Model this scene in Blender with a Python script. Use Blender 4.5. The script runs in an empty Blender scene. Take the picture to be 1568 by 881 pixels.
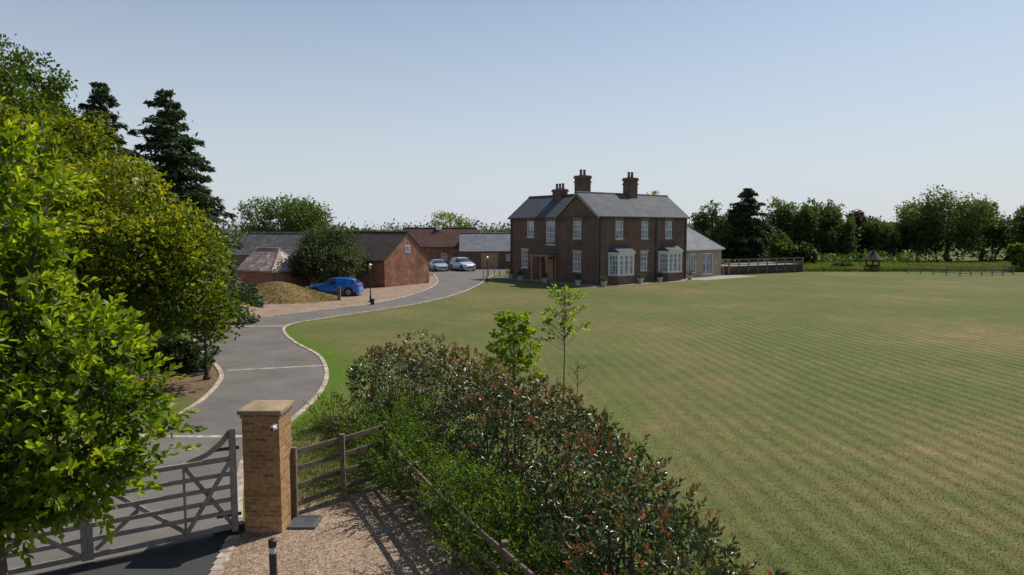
import bpy, math, random
import numpy as np
rng=np.random.default_rng(11); random.seed(11)
R=math.radians
scene=bpy.context.scene

# ------------------------------------------------------------------ node helpers
def nodemat(name):
    m=bpy.data.materials.new(name); m.use_nodes=True
    nt=m.node_tree; return m,nt,nt.nodes['Principled BSDF']
def nd(nt,t,inp=None,**kw):
    n=nt.nodes.new(t)
    for k,v in kw.items(): setattr(n,k,v)
    if inp:
        for k,v in inp.items():
            if isinstance(v,bpy.types.NodeSocket): nt.links.new(v,n.inputs[k])
            else: n.inputs[k].default_value=v
    return n
def mth(nt,op,a,b=None,c=None,clamp=False):
    n=nt.nodes.new('ShaderNodeMath'); n.operation=op; n.use_clamp=clamp
    for i,v in enumerate((a,b,c)):
        if v is None: continue
        if isinstance(v,bpy.types.NodeSocket): nt.links.new(v,n.inputs[i])
        else: n.inputs[i].default_value=v
    return n.outputs[0]
def c4(c): return (c[0],c[1],c[2],1)
def ramp(nt,fac,stops):
    n=nt.nodes.new('ShaderNodeValToRGB'); cr=n.color_ramp
    while len(cr.elements)>1: cr.elements.remove(cr.elements[-1])
    cr.elements[0].position=stops[0][0]; cr.elements[0].color=c4(stops[0][1])
    for p,c in stops[1:]:
        e=cr.elements.new(p); e.color=c4(c)
    nt.links.new(fac,n.inputs[0]); return n.outputs[0]
def mixc(nt,fac,a,b,mode='MIX'):
    n=nt.nodes.new('ShaderNodeMix'); n.data_type='RGBA'; n.blend_type=mode
    for i,v in ((0,fac),(6,a),(7,b)):
        if isinstance(v,bpy.types.NodeSocket): nt.links.new(v,n.inputs[i])
        else: n.inputs[i].default_value=v if i==0 else c4(v)
    return n.outputs[2]
def obj(nt): return nt.nodes.new('ShaderNodeTexCoord').outputs['Object']
def noise(nt,vec,scale,detail=4,rough=.6):
    return nd(nt,'ShaderNodeTexNoise',{'Vector':vec,'Scale':scale,'Detail':detail,'Roughness':rough}).outputs[0]
def bump(nt,b,h,strength=.3,dist=.02):
    n=nd(nt,'ShaderNodeBump',{'Height':h,'Strength':strength,'Distance':dist})
    nt.links.new(n.outputs[0],b.inputs['Normal'])
def simple(name,c,rough=.6,var=.25,scale=6,metal=0,bmp=.0,spec=None):
    m,nt,b=nodemat(name); v=obj(nt); f=noise(nt,v,scale,5,.65)
    lo=[x*(1-var) for x in c]; hi=[min(1,x*(1+var)) for x in c]
    nt.links.new(ramp(nt,f,[(.3,lo),(.7,hi)]),b.inputs['Base Color'])
    b.inputs['Roughness'].default_value=rough; b.inputs['Metallic'].default_value=metal
    if spec is not None: b.inputs['Specular IOR Level'].default_value=spec
    if bmp: bump(nt,b,noise(nt,v,scale*6,4),bmp)
    return m
def leafmat(name,stops,trans=.4,rough=.45,tcol=(1.5,1.7,.6),spec=.3):
    m,nt,b=nodemat(name)
    a=nd(nt,'ShaderNodeAttribute',attribute_name='tint')
    col=ramp(nt,a.outputs['Fac'],stops)
    nt.links.new(col,b.inputs['Base Color']); b.inputs['Roughness'].default_value=rough
    b.inputs['Specular IOR Level'].default_value=spec
    t=nd(nt,'ShaderNodeBsdfTranslucent',{'Color':mixc(nt,1.0,col,tcol,'MULTIPLY')})
    mx=nd(nt,'ShaderNodeMixShader',{0:trans}); nt.links.new(b.outputs[0],mx.inputs[1]); nt.links.new(t.outputs[0],mx.inputs[2])
    nt.links.new(mx.outputs[0],nt.nodes['Material Output'].inputs[0]); return m
def brickmat(name,c1,c2,mortar,bw=.225,bh=.075,ms=.01,stain=.35,bmp=.4,patch=None):
    m,nt,b=nodemat(name); v=obj(nt)
    s=nd(nt,'ShaderNodeSeparateXYZ',{0:v})
    u=mth(nt,'ADD',s.outputs[0],s.outputs[1])
    cv=nd(nt,'ShaderNodeCombineXYZ',{0:u,1:s.outputs[2]}).outputs[0]
    br=nd(nt,'ShaderNodeTexBrick',{'Vector':cv,'Color1':c4(c1),'Color2':c4(c2),'Mortar':c4(mortar),'Scale':1.0,'Mortar Size':ms,'Mortar Smooth':.2,'Bias':0.0,'Brick Width':bw,'Row Height':bh})
    st=ramp(nt,noise(nt,v,.9,6,.7),[(.3,(1-stain,)*3),(.7,(1+stain*.4,)*3)])
    st2=ramp(nt,noise(nt,v,14,3,.7),[(.3,(.7,)*3),(.7,(1.25,)*3)])
    col=mixc(nt,1.0,mixc(nt,1.0,br.outputs[0],st,'MULTIPLY'),st2,'MULTIPLY')
    if patch:
        f=ramp(nt,noise(nt,v,1.1,7,.8),[(.5,(0,0,0)),(.62,(.7,.7,.7))]); col=mixc(nt,f,col,patch)
    nt.links.new(col,b.inputs['Base Color']); b.inputs['Roughness'].default_value=.85; b.inputs['Specular IOR Level'].default_value=.2
    bump(nt,b,br.outputs[1],-bmp,.01); return m
def tilemat(name,c1,c2,gap,axis,bw=.3,bh=.16,rough=.8,stain=.3,moss_or_glare=None):
    m,nt,b=nodemat(name); v=obj(nt)
    s=nd(nt,'ShaderNodeSeparateXYZ',{0:v})
    cv=nd(nt,'ShaderNodeCombineXYZ',{0:s.outputs[0 if axis=='x' else 1],1:s.outputs[2]}).outputs[0]
    br=nd(nt,'ShaderNodeTexBrick',{'Vector':cv,'Color1':c4(c1),'Color2':c4(c2),'Mortar':c4(gap),'Scale':1.0,'Mortar Size':.012,'Brick Width':bw,'Row Height':bh})
    st=ramp(nt,noise(nt,v,.8,6,.7),[(.3,(1-stain,)*3),(.7,(1+stain,)*3)])
    col=mixc(nt,1.0,br.outputs[0],st,'MULTIPLY')
    if moss_or_glare:
        f=ramp(nt,noise(nt,v,1.7,7,.75),[(.52,(0,0,0)),(.66,(1,1,1))])
        col=mixc(nt,f,col,moss_or_glare)
    nt.links.new(col,b.inputs['Base Color']); b.inputs['Roughness'].default_value=rough; b.inputs['Specular IOR Level'].default_value=.25
    bump(nt,b,br.outputs[1],-.5,.015); return m

# ------------------------------------------------------------------ mesh helpers
class MB:
    def __init__(s): s.v=[];s.f=[];s.t=[];s.n=0
    def add(s,v,f,mat=0,tint=.5):
        v=np.asarray(v,dtype=np.float64).reshape(-1,3); f=np.asarray(f,dtype=np.int64)
        if f.ndim==1: f=f.reshape(1,-1)
        s.v.append(v); s.f.append((f+s.n,mat))
        s.t.append(np.full(len(v),tint) if np.isscalar(tint) else np.asarray(tint,dtype=float))
        s.n+=len(v)
    def addl(s,v,fl,mat=0,tint=.5):
        base=s.n; s.add(v,np.asarray(fl[0]),mat,tint)
        for q in fl[1:]: s.f.append((np.asarray(q,dtype=np.int64).reshape(1,-1)+base,mat))
    def box(s,lo,hi,mat=0,tint=.5):
        x0,y0,z0=lo;x1,y1,z1=hi
        s.add([(x0,y0,z0),(x1,y0,z0),(x1,y1,z0),(x0,y1,z0),(x0,y0,z1),(x1,y0,z1),(x1,y1,z1),(x0,y1,z1)],
              [(0,3,2,1),(4,5,6,7),(0,1,5,4),(1,2,6,5),(2,3,7,6),(3,0,4,7)],mat,tint)
    def beam(s,a,b,w,h,mat=0,up=(0,0,1)):
        a=np.array(a,float);b=np.array(b,float);d=b-a;d/=np.linalg.norm(d);u=np.array(up,float)
        if abs(d@u)>.98: u=np.array((1.,0,0))
        sd=np.cross(d,u);sd/=np.linalg.norm(sd);u=np.cross(sd,d)
        V=[p+sd*i*w/2+u*j*h/2 for p in(a,b) for i,j in((-1,-1),(1,-1),(1,1),(-1,1))]
        s.add(V,[(0,1,2,3),(7,6,5,4),(0,4,5,1),(1,5,6,2),(2,6,7,3),(3,7,4,0)],mat)
    def tube(s,pts,rad,seg=8,mat=0,cap=True,tint=.5):
        pts=np.array(pts,float);n=len(pts)
        if np.isscalar(rad): rad=[rad]*n
        V=[]
        for i in range(n):
            d=pts[min(i+1,n-1)]-pts[max(i-1,0)]; d=d/(np.linalg.norm(d)+1e-9)
            a=np.array((0,0,1.)) if abs(d[2])<.9 else np.array((1.,0,0))
            x=np.cross(d,a);x/=np.linalg.norm(x);y=np.cross(d,x)
            for k in range(seg):
                t=2*math.pi*k/seg; V.append(pts[i]+rad[i]*(x*math.cos(t)+y*math.sin(t)))
        F=[(i*seg+k,i*seg+(k+1)%seg,(i+1)*seg+(k+1)%seg,(i+1)*seg+k) for i in range(n-1) for k in range(seg)]
        b0=s.n; s.add(V,F,mat,tint)
        if cap:
            s.f.append((np.arange(seg).reshape(1,-1)+b0,mat)); s.f.append((np.arange(seg)[::-1].reshape(1,-1)+b0+(n-1)*seg,mat))
    def build(s,name,mats,parent=None,loc=(0,0,0),rot=0,smooth=False,bevel=0):
        me=bpy.data.meshes.new(name); V=np.concatenate(s.v)
        me.vertices.add(len(V)); me.vertices.foreach_set('co',V.astype(np.float32).ravel())
        loops=np.concatenate([f.ravel() for f,_ in s.f])
        tot=np.concatenate([np.full(len(f),f.shape[1]) for f,_ in s.f]); mi=np.concatenate([np.full(len(f),m) for f,m in s.f])
        me.loops.add(len(loops)); me.loops.foreach_set('vertex_index',loops.astype(np.int32))
        me.polygons.add(len(tot)); st=np.concatenate([[0],np.cumsum(tot)[:-1]])
        me.polygons.foreach_set('loop_start',st.astype(np.int32))
        me.polygons.foreach_set('material_index',mi.astype(np.int32))
        me.polygons.foreach_set('use_smooth',np.full(len(tot),bool(smooth)))
        me.update(calc_edges=True)
        a=me.attributes.new('tint','FLOAT','POINT'); a.data.foreach_set('value',np.concatenate(s.t).astype(np.float32))
        for m in mats: me.materials.append(m)
        o=bpy.data.objects.new(name,me); scene.collection.objects.link(o)
        o.location=loc; o.rotation_euler=(0,0,rot)
        if parent: o.parent=parent
        if bevel:
            md=o.modifiers.new('bevel','BEVEL'); md.width=bevel; md.segments=2; md.limit_method='ANGLE'
        return o
def empty(name,loc=(0,0,0),rot=0):
    e=bpy.data.objects.new(name,None); scene.collection.objects.link(e); e.location=loc; e.rotation_euler=(0,0,rot); e.empty_display_size=.5; return e
def nrm(a): return a/(np.linalg.norm(a,axis=-1,keepdims=True)+1e-9)

# ------------------------------------------------------------------ foliage
def leaves(mb,P,size,mat,tint,axis=None,axw=1.0,up=.5,aspect=.5,fold=.2,six=False,jit=.8):
    N=len(P); d=rng.normal(size=(N,3))*jit
    if axis is not None: d=d+axis*axw
    d=nrm(d); n=rng.normal(size=(N,3)); n[:,2]+=up*2; n-= (n*d).sum(1,keepdims=True)*d; n=nrm(n)
    s=np.cross(d,n); L=(size*(.65+.7*rng.random(N)))[:,None]; W=L*aspect
    if six:
        pts=[P-d*L*.5, P-d*L*.08+s*W*.38+n*W*fold, P+d*L*.22+s*W*.5+n*W*fold, P+d*L*.5-n*L*.06,
             P+d*L*.22-s*W*.5+n*W*fold, P-d*L*.08-s*W*.38+n*W*fold]
        V=np.stack(pts,1).reshape(-1,3); i=np.arange(N)[:,None]*6
        F=np.concatenate([i+np.array([[0,1,2,3]]),i+np.array([[0,3,4,5]])]); k=6
    else:
        pts=[P-d*L*.5,P+s*W*.5+n*W*fold,P+d*L*.5,P-s*W*.5+n*W*fold]
        V=np.stack(pts,1).reshape(-1,3); i=np.arange(N)[:,None]*4
        F=np.concatenate([i+np.array([[0,1,2]]),i+np.array([[0,2,3]])]); k=4
    mb.add(V,F,mat,np.repeat(tint,k))
def auto_lobes(c,r,rz,n,main=.72,lr=(.3,.46),lf=(.55,.72)):
    L=[(c,(r*main,r*main,rz*main))]
    for i in range(n):
        a=rng.random()*6.283; z=rng.uniform(-.75,.95); q=math.sqrt(1-z*z)
        f=rng.uniform(*lf); rr=rng.uniform(*lr)
        L.append(((c[0]+q*math.cos(a)*r*f,c[1]+q*math.sin(a)*r*f,c[2]+z*rz*f),(r*rr,r*rr,rz*rr)))
    return L
def clusters(lobes,n,shell=.65,zmin=None):
    C=np.array([l[0] for l in lobes],float); Q=np.array([l[1] for l in lobes],float)
    w=(Q.prod(1))**(2/3); w/=w.sum(); k=rng.choice(len(lobes),n,p=w)
    d=nrm(rng.normal(size=(n,3))); f=shell+(1.05-shell)*rng.random(n)**.6
    P=C[k]+d*Q[k]*f[:,None]
    keep=np.ones(n,bool)
    for i in range(len(lobes)):
        q=np.sqrt((((P-C[i])/Q[i])**2).sum(1)); keep&=(q>shell*.85)
    if zmin is not None: keep&=P[:,2]>zmin
    return P[keep],d[keep]
def foliage(mb,lobes,ncl,per,clr,size,mat,shell=.65,zmin=None,rosette=False,six=False,aspect=.5,up=.5,tb=.5,tv=.22,zt=0):
    P,d=clusters(lobes,ncl,shell,zmin); n=len(P)
    tc=tb+rng.normal(size=n)*tv*.7
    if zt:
        z=P[:,2]; tc=tc+zt*((z-z.min())/(z.max()-z.min()+1e-6)-.5)  # higher clusters get a lighter tint: sunlit crown tops put into the colour
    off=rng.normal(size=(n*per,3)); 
    if rosette: off=nrm(off)*clr*(.6+.6*rng.random((n*per,1)))
    else: off=off*clr*.6*np.array([1,1,.75])
    pp=np.repeat(P,per,0)+off
    ax=nrm(off)+np.repeat(d,per,0)*.5
    t=np.clip(np.repeat(tc,per)+rng.normal(size=n*per)*tv*.6,0,1)
    leaves(mb,pp,size,mat,t,axis=ax,axw=1.6 if rosette else .9,up=up,aspect=aspect,six=six)
    return P
def sprays(mb,P,D,per,length,size,mat,tc,upw=.5,aspect=.5,tipt=.25,twig=0,six=True):
    """leafy shoots: leaves set alternately along short twigs that start at P and grow along D"""
    n=len(P); dr=nrm(D+rng.normal(size=(n,3))*.35+np.array([0,0,upw])); L=length*(.55+.8*rng.random(n))
    a=np.cross(dr,np.array([.3,.2,.93])); a=nrm(a); b=np.cross(dr,a)
    t=(np.arange(per)+.5)/per
    pos=P[:,None]+dr[:,None]*(L[:,None]*t)[...,None]-np.array([0,0,1.])*((L[:,None]*t**2)*.12)[...,None]
    ph=np.arange(per)*2.4+rng.random((n,1))*6.28
    rad=a[:,None]*np.cos(ph)[...,None]+b[:,None]*np.sin(ph)[...,None]
    ax=rad*(1.05-.75*t)[None,:,None]+dr[:,None]*(.35+.8*t)[None,:,None]
    ax=nrm(ax).reshape(-1,3); sz=size*(1.1-.35*t)[None,:].repeat(n,0).reshape(-1)
    pp=pos.reshape(-1,3)+ax*sz[:,None]*.45
    tt=np.clip((tc[:,None]+tipt*(t[None]**2)+rng.normal(size=(n,per))*.1).reshape(-1),0,1)
    leaves(mb,pp,sz,mat,tt,axis=ax,axw=1.0,up=.8,aspect=aspect,six=six,jit=.22)
    for i in range(0,n,max(1,twig) if twig else n+1):
        mb.tube([P[i]-dr[i]*.15,P[i]+dr[i]*L[i]*.9],[.009,.003],3,0,cap=False)
def limbs(mb,base,top,tr,P,n,mat,r0=.5):
    base=np.array(base,float);top=np.array(top,float)
    mid=(base+top)/2+np.array([rng.normal()*.12*tr*4,rng.normal()*.12*tr*4,0])
    mb.tube([base-np.array([0,0,.1]),base+(top-base)*.05,mid,top],[tr*1.5,tr*1.1,tr*.85,tr*.35],9,mat)
    if len(P)==0: return
    for i in rng.choice(len(P),min(n,len(P)),replace=False):
        f=rng.uniform(.3,.95); s=base+(top-base)*f; e=P[i]
        m=(s+e)/2+np.array([0,0,-.08*np.linalg.norm(e-s)]); r=tr*r0*(1-f*.5)
        mb.tube([s,m,e],[r,r*.55,r*.15],5,mat,cap=False)
def tree(name,base,th,tr,lobes,ncl,per,clr,size,lm,bm,nl=14,**k):
    b=np.array([base[0],base[1],0.]); mb=MB()
    L=[((c[0]+b[0],c[1]+b[1],c[2]),q) for c,q in lobes]
    P=foliage(mb,L,ncl,per,clr,size,1,**k)
    limbs(mb,b,b+np.array([0,0,th]),tr,P,nl,0)
    return mb.build(name,[bm,lm])
def cedar(name,base,h,r,lm,bm,levels=30,droop=.12,size=.4,dens=1.0,narrow=.85,zlo=.1):
    b=np.array([base[0],base[1],0.]); mb=MB()
    mb.tube([b,b+[0,0,h*.5],b+[0,0,h*.98]],[r*.09,r*.06,.03],8,0)
    PP=[];AX=[];TT=[]
    for i in range(levels):
        f=(i+.5*rng.random())/levels; z=h*(zlo+(1-zlo)*f); rr=r*((1-f)**narrow)*rng.uniform(.7,1.12)+.25
        for j in range(max(4,int(8*(1-f)+3))):
            a=rng.random()*6.283; L=rr*rng.uniform(.6,1.15); dv=np.array([math.cos(a),math.sin(a),0])
            tip=b+dv*L+np.array([0,0,z-droop*L*L/max(r,1)*2+L*.12]); st=b+np.array([0,0,z]); md=(st+tip)/2+np.array([0,0,.1*L])
            mb.tube([st,md,tip],[.05+.015*L,.03+.01*L,.01],4,0,cap=False)
            n=int((14+34*L)*dens); t=rng.random(n)**.7
            c=(1-t)[:,None]**2*st+2*((1-t)*t)[:,None]*md+(t**2)[:,None]*tip
            sd=np.array([-dv[1],dv[0],0]); w=L*.28*(1.1-t)+.08
            p=c+sd*(rng.normal(size=n)*w)[:,None]+np.stack([np.zeros(n),np.zeros(n),rng.normal(size=n)*.07-.05-.4*np.abs(rng.normal(size=n))*w],1)
            PP.append(p);AX.append(np.repeat((dv+np.array([0,0,-.25]))[None],n,0)); TT.append(np.clip(rng.normal(size=n)*.2+.5+.1*rng.normal(),0,1))
    leaves(mb,np.concatenate(PP),size,1,np.concatenate(TT),axis=np.concatenate(AX),axw=1.5,up=.8,aspect=.38)
    return mb.build(name,[bm,lm])

# ------------------------------------------------------------------ materials
M_bark=simple('bark',(.12,.09,.06),.9,.4,9,bmp=.5)
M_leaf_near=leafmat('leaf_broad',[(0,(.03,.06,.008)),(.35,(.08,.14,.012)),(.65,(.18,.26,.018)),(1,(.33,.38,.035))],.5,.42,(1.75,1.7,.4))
M_leaf_yel=leafmat('leaf_yellowgreen',[(0,(.03,.06,.008)),(.4,(.085,.13,.01)),(.75,(.20,.225,.012)),(1,(.33,.31,.02))],.48,.5,(1.5,1.5,.4))
M_leaf_mid=leafmat('leaf_midgreen',[(0,(.025,.045,.008)),(.5,(.06,.095,.012)),(1,(.13,.16,.02))],.4,.5)
M_leaf_dark=leafmat('leaf_dark',[(0,(.014,.028,.01)),(.5,(.03,.056,.014)),(1,(.06,.095,.02))],.25)
M_leaf_far=leafmat('leaf_far',[(0,(.034,.052,.02)),(.5,(.066,.094,.03)),(1,(.12,.15,.042))],.35,.6)
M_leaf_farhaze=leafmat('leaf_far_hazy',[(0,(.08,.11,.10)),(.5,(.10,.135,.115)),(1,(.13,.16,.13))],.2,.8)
M_leaf_purple=leafmat('leaf_purple',[(0,(.025,.014,.016)),(.5,(.055,.028,.03)),(1,(.10,.05,.045))],.25)
M_needle=leafmat('needles',[(0,(.018,.036,.02)),(.5,(.042,.074,.036)),(1,(.09,.13,.055))],.18,.6)
M_needle_ol=leafmat('needles_olive',[(0,(.04,.055,.01)),(.5,(.085,.11,.015)),(1,(.15,.17,.02))],.3,.6)
M_photinia=leafmat('leaf_photinia',[(0,(.012,.026,.008)),(.40,(.03,.055,.014)),(.56,(.075,.095,.022)),(.70,(.15,.095,.03)),(.84,(.27,.075,.033)),(1,(.36,.08,.045))],.3,.33,(1.4,1.25,.7),.45)
M_hawth=leafmat('leaf_hawthorn',[(0,(.03,.06,.008)),(.5,(.08,.135,.012)),(1,(.18,.25,.02))],.42)
M_willow=leafmat('leaf_greygreen',[(0,(.03,.045,.02)),(.5,(.07,.09,.035)),(1,(.12,.135,.055))],.3,.6)
M_brick=brickmat('house_brick',(.21,.115,.078),(.12,.072,.056),(.20,.155,.125))
M_brick_red=brickmat('barn_brick',(.40,.135,.07),(.22,.08,.05),(.32,.24,.18),stain=.5,patch=(.40,.28,.20))
M_brick_tan=brickmat('extension_brick',(.46,.35,.24),(.38,.28,.19),(.44,.39,.32))
M_brick_pil=brickmat('pillar_brick',(.50,.27,.11),(.28,.13,.06),(.34,.26,.17),bmp=.9,stain=.3,ms=.013)
M_slate_x=tilemat('slate_x',(.10,.107,.125),(.075,.08,.094),(.03,.03,.035),'x')
M_slate_y=tilemat('slate_y',(.10,.107,.125),(.075,.08,.094),(.03,.03,.035),'y')
M_slate_l=tilemat('slate_light',(.20,.21,.235),(.165,.17,.195),(.07,.07,.08),'x')
M_tile_brown=tilemat('brown_pantile',(.085,.06,.048),(.06,.046,.04),(.025,.02,.018),'x',bh=.2)
M_tile_red=tilemat('red_pantile',(.13,.06,.045),(.09,.047,.04),(.03,.02,.02),'x',bh=.2)
M_tile_old=tilemat('old_slate',(.13,.12,.115),(.09,.085,.08),(.03,.03,.03),'x',bh=.22,moss_or_glare=(.24,.225,.19))
M_tile_glare=tilemat('glare_pantile',(.36,.27,.22),(.28,.21,.17),(.07,.05,.045),'x',bh=.2,moss_or_glare=(.68,.65,.62))  # whitish patches paint sun glare into the shed tile colour
M_white=simple('white_paint',(.80,.80,.78),.45,.04)
M_cream=simple('cream_stone',(.42,.36,.27),.75,.2)
M_cap=simple('buff_cap_stone',(.27,.20,.115),.85,.3,5,bmp=.3)
M_stone=simple('paving_stone',(.25,.22,.185),.85,.2,3)
M_black=simple('black_metal',(.02,.02,.022),.4,.2)
M_oak=simple('oak',(.40,.25,.13),.6,.25,5)
M_timber=simple('weathered_timber',(.15,.115,.085),.85,.4,9,bmp=.4,spec=.2)
M_timber_g=simple('grey_timber',(.22,.19,.165),.85,.3,9,bmp=.3,spec=.2)
M_timber_dk=simple('dark_timber',(.06,.045,.038),.85,.35,6,bmp=.3,spec=.2)
M_gate=simple('gate_grey',(.24,.205,.18),.6,.3,7,bmp=.2)
M_pot=simple('clay_pot',(.16,.10,.08),.8,.2)
M_potw=simple('grey_planter',(.45,.44,.42),.7,.15)
def kerbmat():
    m,nt,b=nodemat('block_edging'); v=obj(nt)
    vo=nd(nt,'ShaderNodeTexVoronoi',{'Vector':v,'Scale':5.0}); sv=nd(nt,'ShaderNodeSeparateColor',{0:vo.outputs['Color']}).outputs[0]
    nt.links.new(ramp(nt,sv,[(0,(.22,.17,.13)),(.5,(.36,.29,.23)),(1,(.48,.41,.34))]),b.inputs['Base Color']); b.inputs['Roughness'].default_value=.9; return m
M_kerb=kerbmat()
M_rubber=simple('rubber',(.02,.02,.02),.8,.1)
M_steel=simple('steel',(.3,.3,.31),.5,.2,metal=.6)
M_grate=simple('grate_iron',(.09,.09,.095),.6,.3)
M_lead=simple('lead_roof',(.10,.105,.12),.75,.15,spec=.2)
def glassmat(name,c,rough=.06):
    m,nt,b=nodemat(name); v=obj(nt)
    nt.links.new(ramp(nt,noise(nt,v,1.3,2),[(.38,c),(.6,[x*2.2 for x in c])]),b.inputs['Base Color'])
    b.inputs['Roughness'].default_value=rough; b.inputs['Specular IOR Level'].default_value=1.0
    return m
M_glass=glassmat('window_glass',(.14,.165,.19))
M_cglass=glassmat('car_glass',(.015,.017,.02))
def paint(name,c,met=.3):
    m,nt,b=nodemat(name); v=obj(nt)
    nt.links.new(ramp(nt,noise(nt,v,2,3),[(.3,[x*.92 for x in c]),(.7,c)]),b.inputs['Base Color'])
    b.inputs['Metallic'].default_value=met; b.inputs['Roughness'].default_value=.32; b.inputs['Coat Weight'].default_value=.7; b.inputs['Coat Roughness'].default_value=.05; return m
M_lamp=simple('lamp_glass',(.5,.5,.46),.2,.1)

def groundmat():
    m,nt,b=nodemat('lawn_grass'); v=obj(nt)
    s=nd(nt,'ShaderNodeSeparateXYZ',{0:v}); x=s.outputs[0]; y=s.outputs[1]
    a=nd(nt,'ShaderNodeAttribute',attribute_name='tint').outputs['Fac']
    big=noise(nt,v,.10,6,.62); med=noise(nt,v,.7,6,.7); fine=noise(nt,v,14,6,.8)
    f=mth(nt,'ADD',mth(nt,'MULTIPLY',big,.9),mth(nt,'MULTIPLY',med,.5))
    base=ramp(nt,f,[(.47,(.215,.155,.072)),(.58,(.150,.132,.053)),(.70,(.117,.121,.042)),(.82,(.092,.110,.034)),(.94,(.16,.132,.055))])
    wob=mth(nt,'ADD',mth(nt,'MULTIPLY',noise(nt,v,.09,2),.9),mth(nt,'MULTIPLY',noise(nt,v,1.6,2),.12))
    u=mth(nt,'ADD',mth(nt,'ADD',x,mth(nt,'MULTIPLY',y,.10)),wob)
    st=mth(nt,'SINE',mth(nt,'MULTIPLY',u,2*math.pi/.62))
    st2=mth(nt,'SINE',mth(nt,'MULTIPLY',u,2*math.pi/2.48))
    reg=ramp(nt,mth(nt,'SUBTRACT',mth(nt,'ADD',mth(nt,'MULTIPLY',x,.05),mth(nt,'MULTIPLY',big,1.0)),mth(nt,'MULTIPLY',y,.011)),[(.25,(.12,)*3),(.75,(1,1,1))])
    brk=ramp(nt,noise(nt,v,2.9,6,.8),[(.38,(.1,)*3),(.62,(1.5,)*3)])
    amt=mth(nt,'MULTIPLY',mth(nt,'ADD',mth(nt,'MULTIPLY',st,.21),mth(nt,'MULTIPLY',st2,.03)),brk)
    amt=mth(nt,'ADD',mth(nt,'MULTIPLY',amt,reg),1.0)
    col=mixc(nt,1.0,base,nd(nt,'ShaderNodeCombineXYZ',{0:amt,1:amt,2:amt}).outputs[0],'MULTIPLY')
    lush=mixc(nt,fine,(.055,.105,.010),(.10,.165,.016))
    lf=mth(nt,'MULTIPLY',mth(nt,'ADD',a,mth(nt,'MULTIPLY',mth(nt,'SUBTRACT',med,.5),.5)),1.0,clamp=True)
    col=mixc(nt,lf,col,lush)
    sp=ramp(nt,fine,[(.25,(.6,)*3),(.5,(1,)*3),(.75,(1.45,)*3)])
    col=mixc(nt,1.0,col,sp,'MULTIPLY')
    mot=ramp(nt,noise(nt,v,3.2,5,.75),[(.3,(.82,)*3),(.7,(1.16,)*3)]); col=mixc(nt,1.0,col,mot,'MULTIPLY')
    nt.links.new(col,b.inputs['Base Color']); b.inputs['Roughness'].default_value=.95; b.inputs['Specular IOR Level'].default_value=.08
    bump(nt,b,noise(nt,v,22,6,.8),.5,.03); return m
M_ground=groundmat()
def asphalt(name,c):
    m,nt,b=nodemat(name); v=obj(nt)
    f=noise(nt,v,.5,6,.7); g=noise(nt,v,70,3,.8)
    col=mixc(nt,1.0,ramp(nt,f,[(.3,[q*.75 for q in c]),(.7,[q*1.2 for q in c])]),ramp(nt,g,[(.3,(.65,)*3),(.7,(1.35,)*3)]),'MULTIPLY')
    nt.links.new(col,b.inputs['Base Color']); b.inputs['Roughness'].default_value=.9; b.inputs['Specular IOR Level'].default_value=.2; bump(nt,b,g,.4,.01); return m
M_asph=asphalt('asphalt_drive',(.145,.132,.12)); M_asphd=asphalt('asphalt_dark',(.05,.052,.053))
def gravel(name,c):
    m,nt,b=nodemat(name); v=obj(nt)
    vo=nd(nt,'ShaderNodeTexVoronoi',{'Vector':v,'Scale':34.0})
    sv=nd(nt,'ShaderNodeSeparateColor',{0:vo.outputs['Color']}).outputs[0]
    col=ramp(nt,sv,[(0,[q*.5 for q in c]),(.5,c),(1,[min(1,q*1.5) for q in c])])
    col=mixc(nt,1.0,col,ramp(nt,noise(nt,v,.9,6,.7),[(.3,(.65,)*3),(.7,(1.2,)*3)]),'MULTIPLY')
    nt.links.new(col,b.inputs['Base Color']); b.inputs['Roughness'].default_value=.95; b.inputs['Specular IOR Level'].default_value=.15; bump(nt,b,vo.outputs['Distance'],-.9,.02); return m
M_gravel=gravel('gravel',(.28,.205,.145))
M_bark_mulch=gravel('soil',(.16,.11,.065))

# ------------------------------------------------------------------ curves of the drive
def spline(P,n=8):
    P=np.array(P,float); P=np.vstack([2*P[0]-P[1],P,2*P[-1]-P[-2]]); out=[]
    for i in range(1,len(P)-2):
        for t in np.linspace(0,1,n,endpoint=False):
            a,b,c,d=P[i-1:i+3]; out.append(.5*((2*b)+(-a+c)*t+(2*a-5*b+4*c-d)*t*t+(-a+3*b-3*c+d)*t**3))
    out.append(P[-2]); return np.array(out)
DR=spline([(-5.15,12.2),(-6.0,14.4),(-6.6,16.4),(-6.55,19.2),(-6.54,21.4),(-6.74,23.6),(-7.33,26.3),(-8.62,29.75),(-10.73,33.2),(-12.5,36.8),(-13.06,39.4),(-12.2,41.6),(-9.83,45.6),(-7.04,50.8),(-4.72,58.5),(-3.3,68.9),(-3.0,76),(-2.0,84)])
DL=spline([(-9.0,9.9),(-9.7,13.5),(-9.9,16.5),(-9.96,19.85),(-10.05,21.8),(-10.5,24.1),(-11.3,26.3),(-13.4,29.8),(-15.5,33.2),(-16.5,36.4),(-16.8,39.6),(-15.75,42.6),(-13.45,46),(-10.76,49.9),(-8.78,55.7),(-7.6,65),(-7.9,73),(-9.6,84)])
HEDGE=[(-3.7,20.0),(-2.7,18.8),(-1.45,16.8),(-.25,14.6),(.65,12.8),(1.25,11.2),(1.65,9.2),(1.85,7.2),(1.9,5)]
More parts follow.
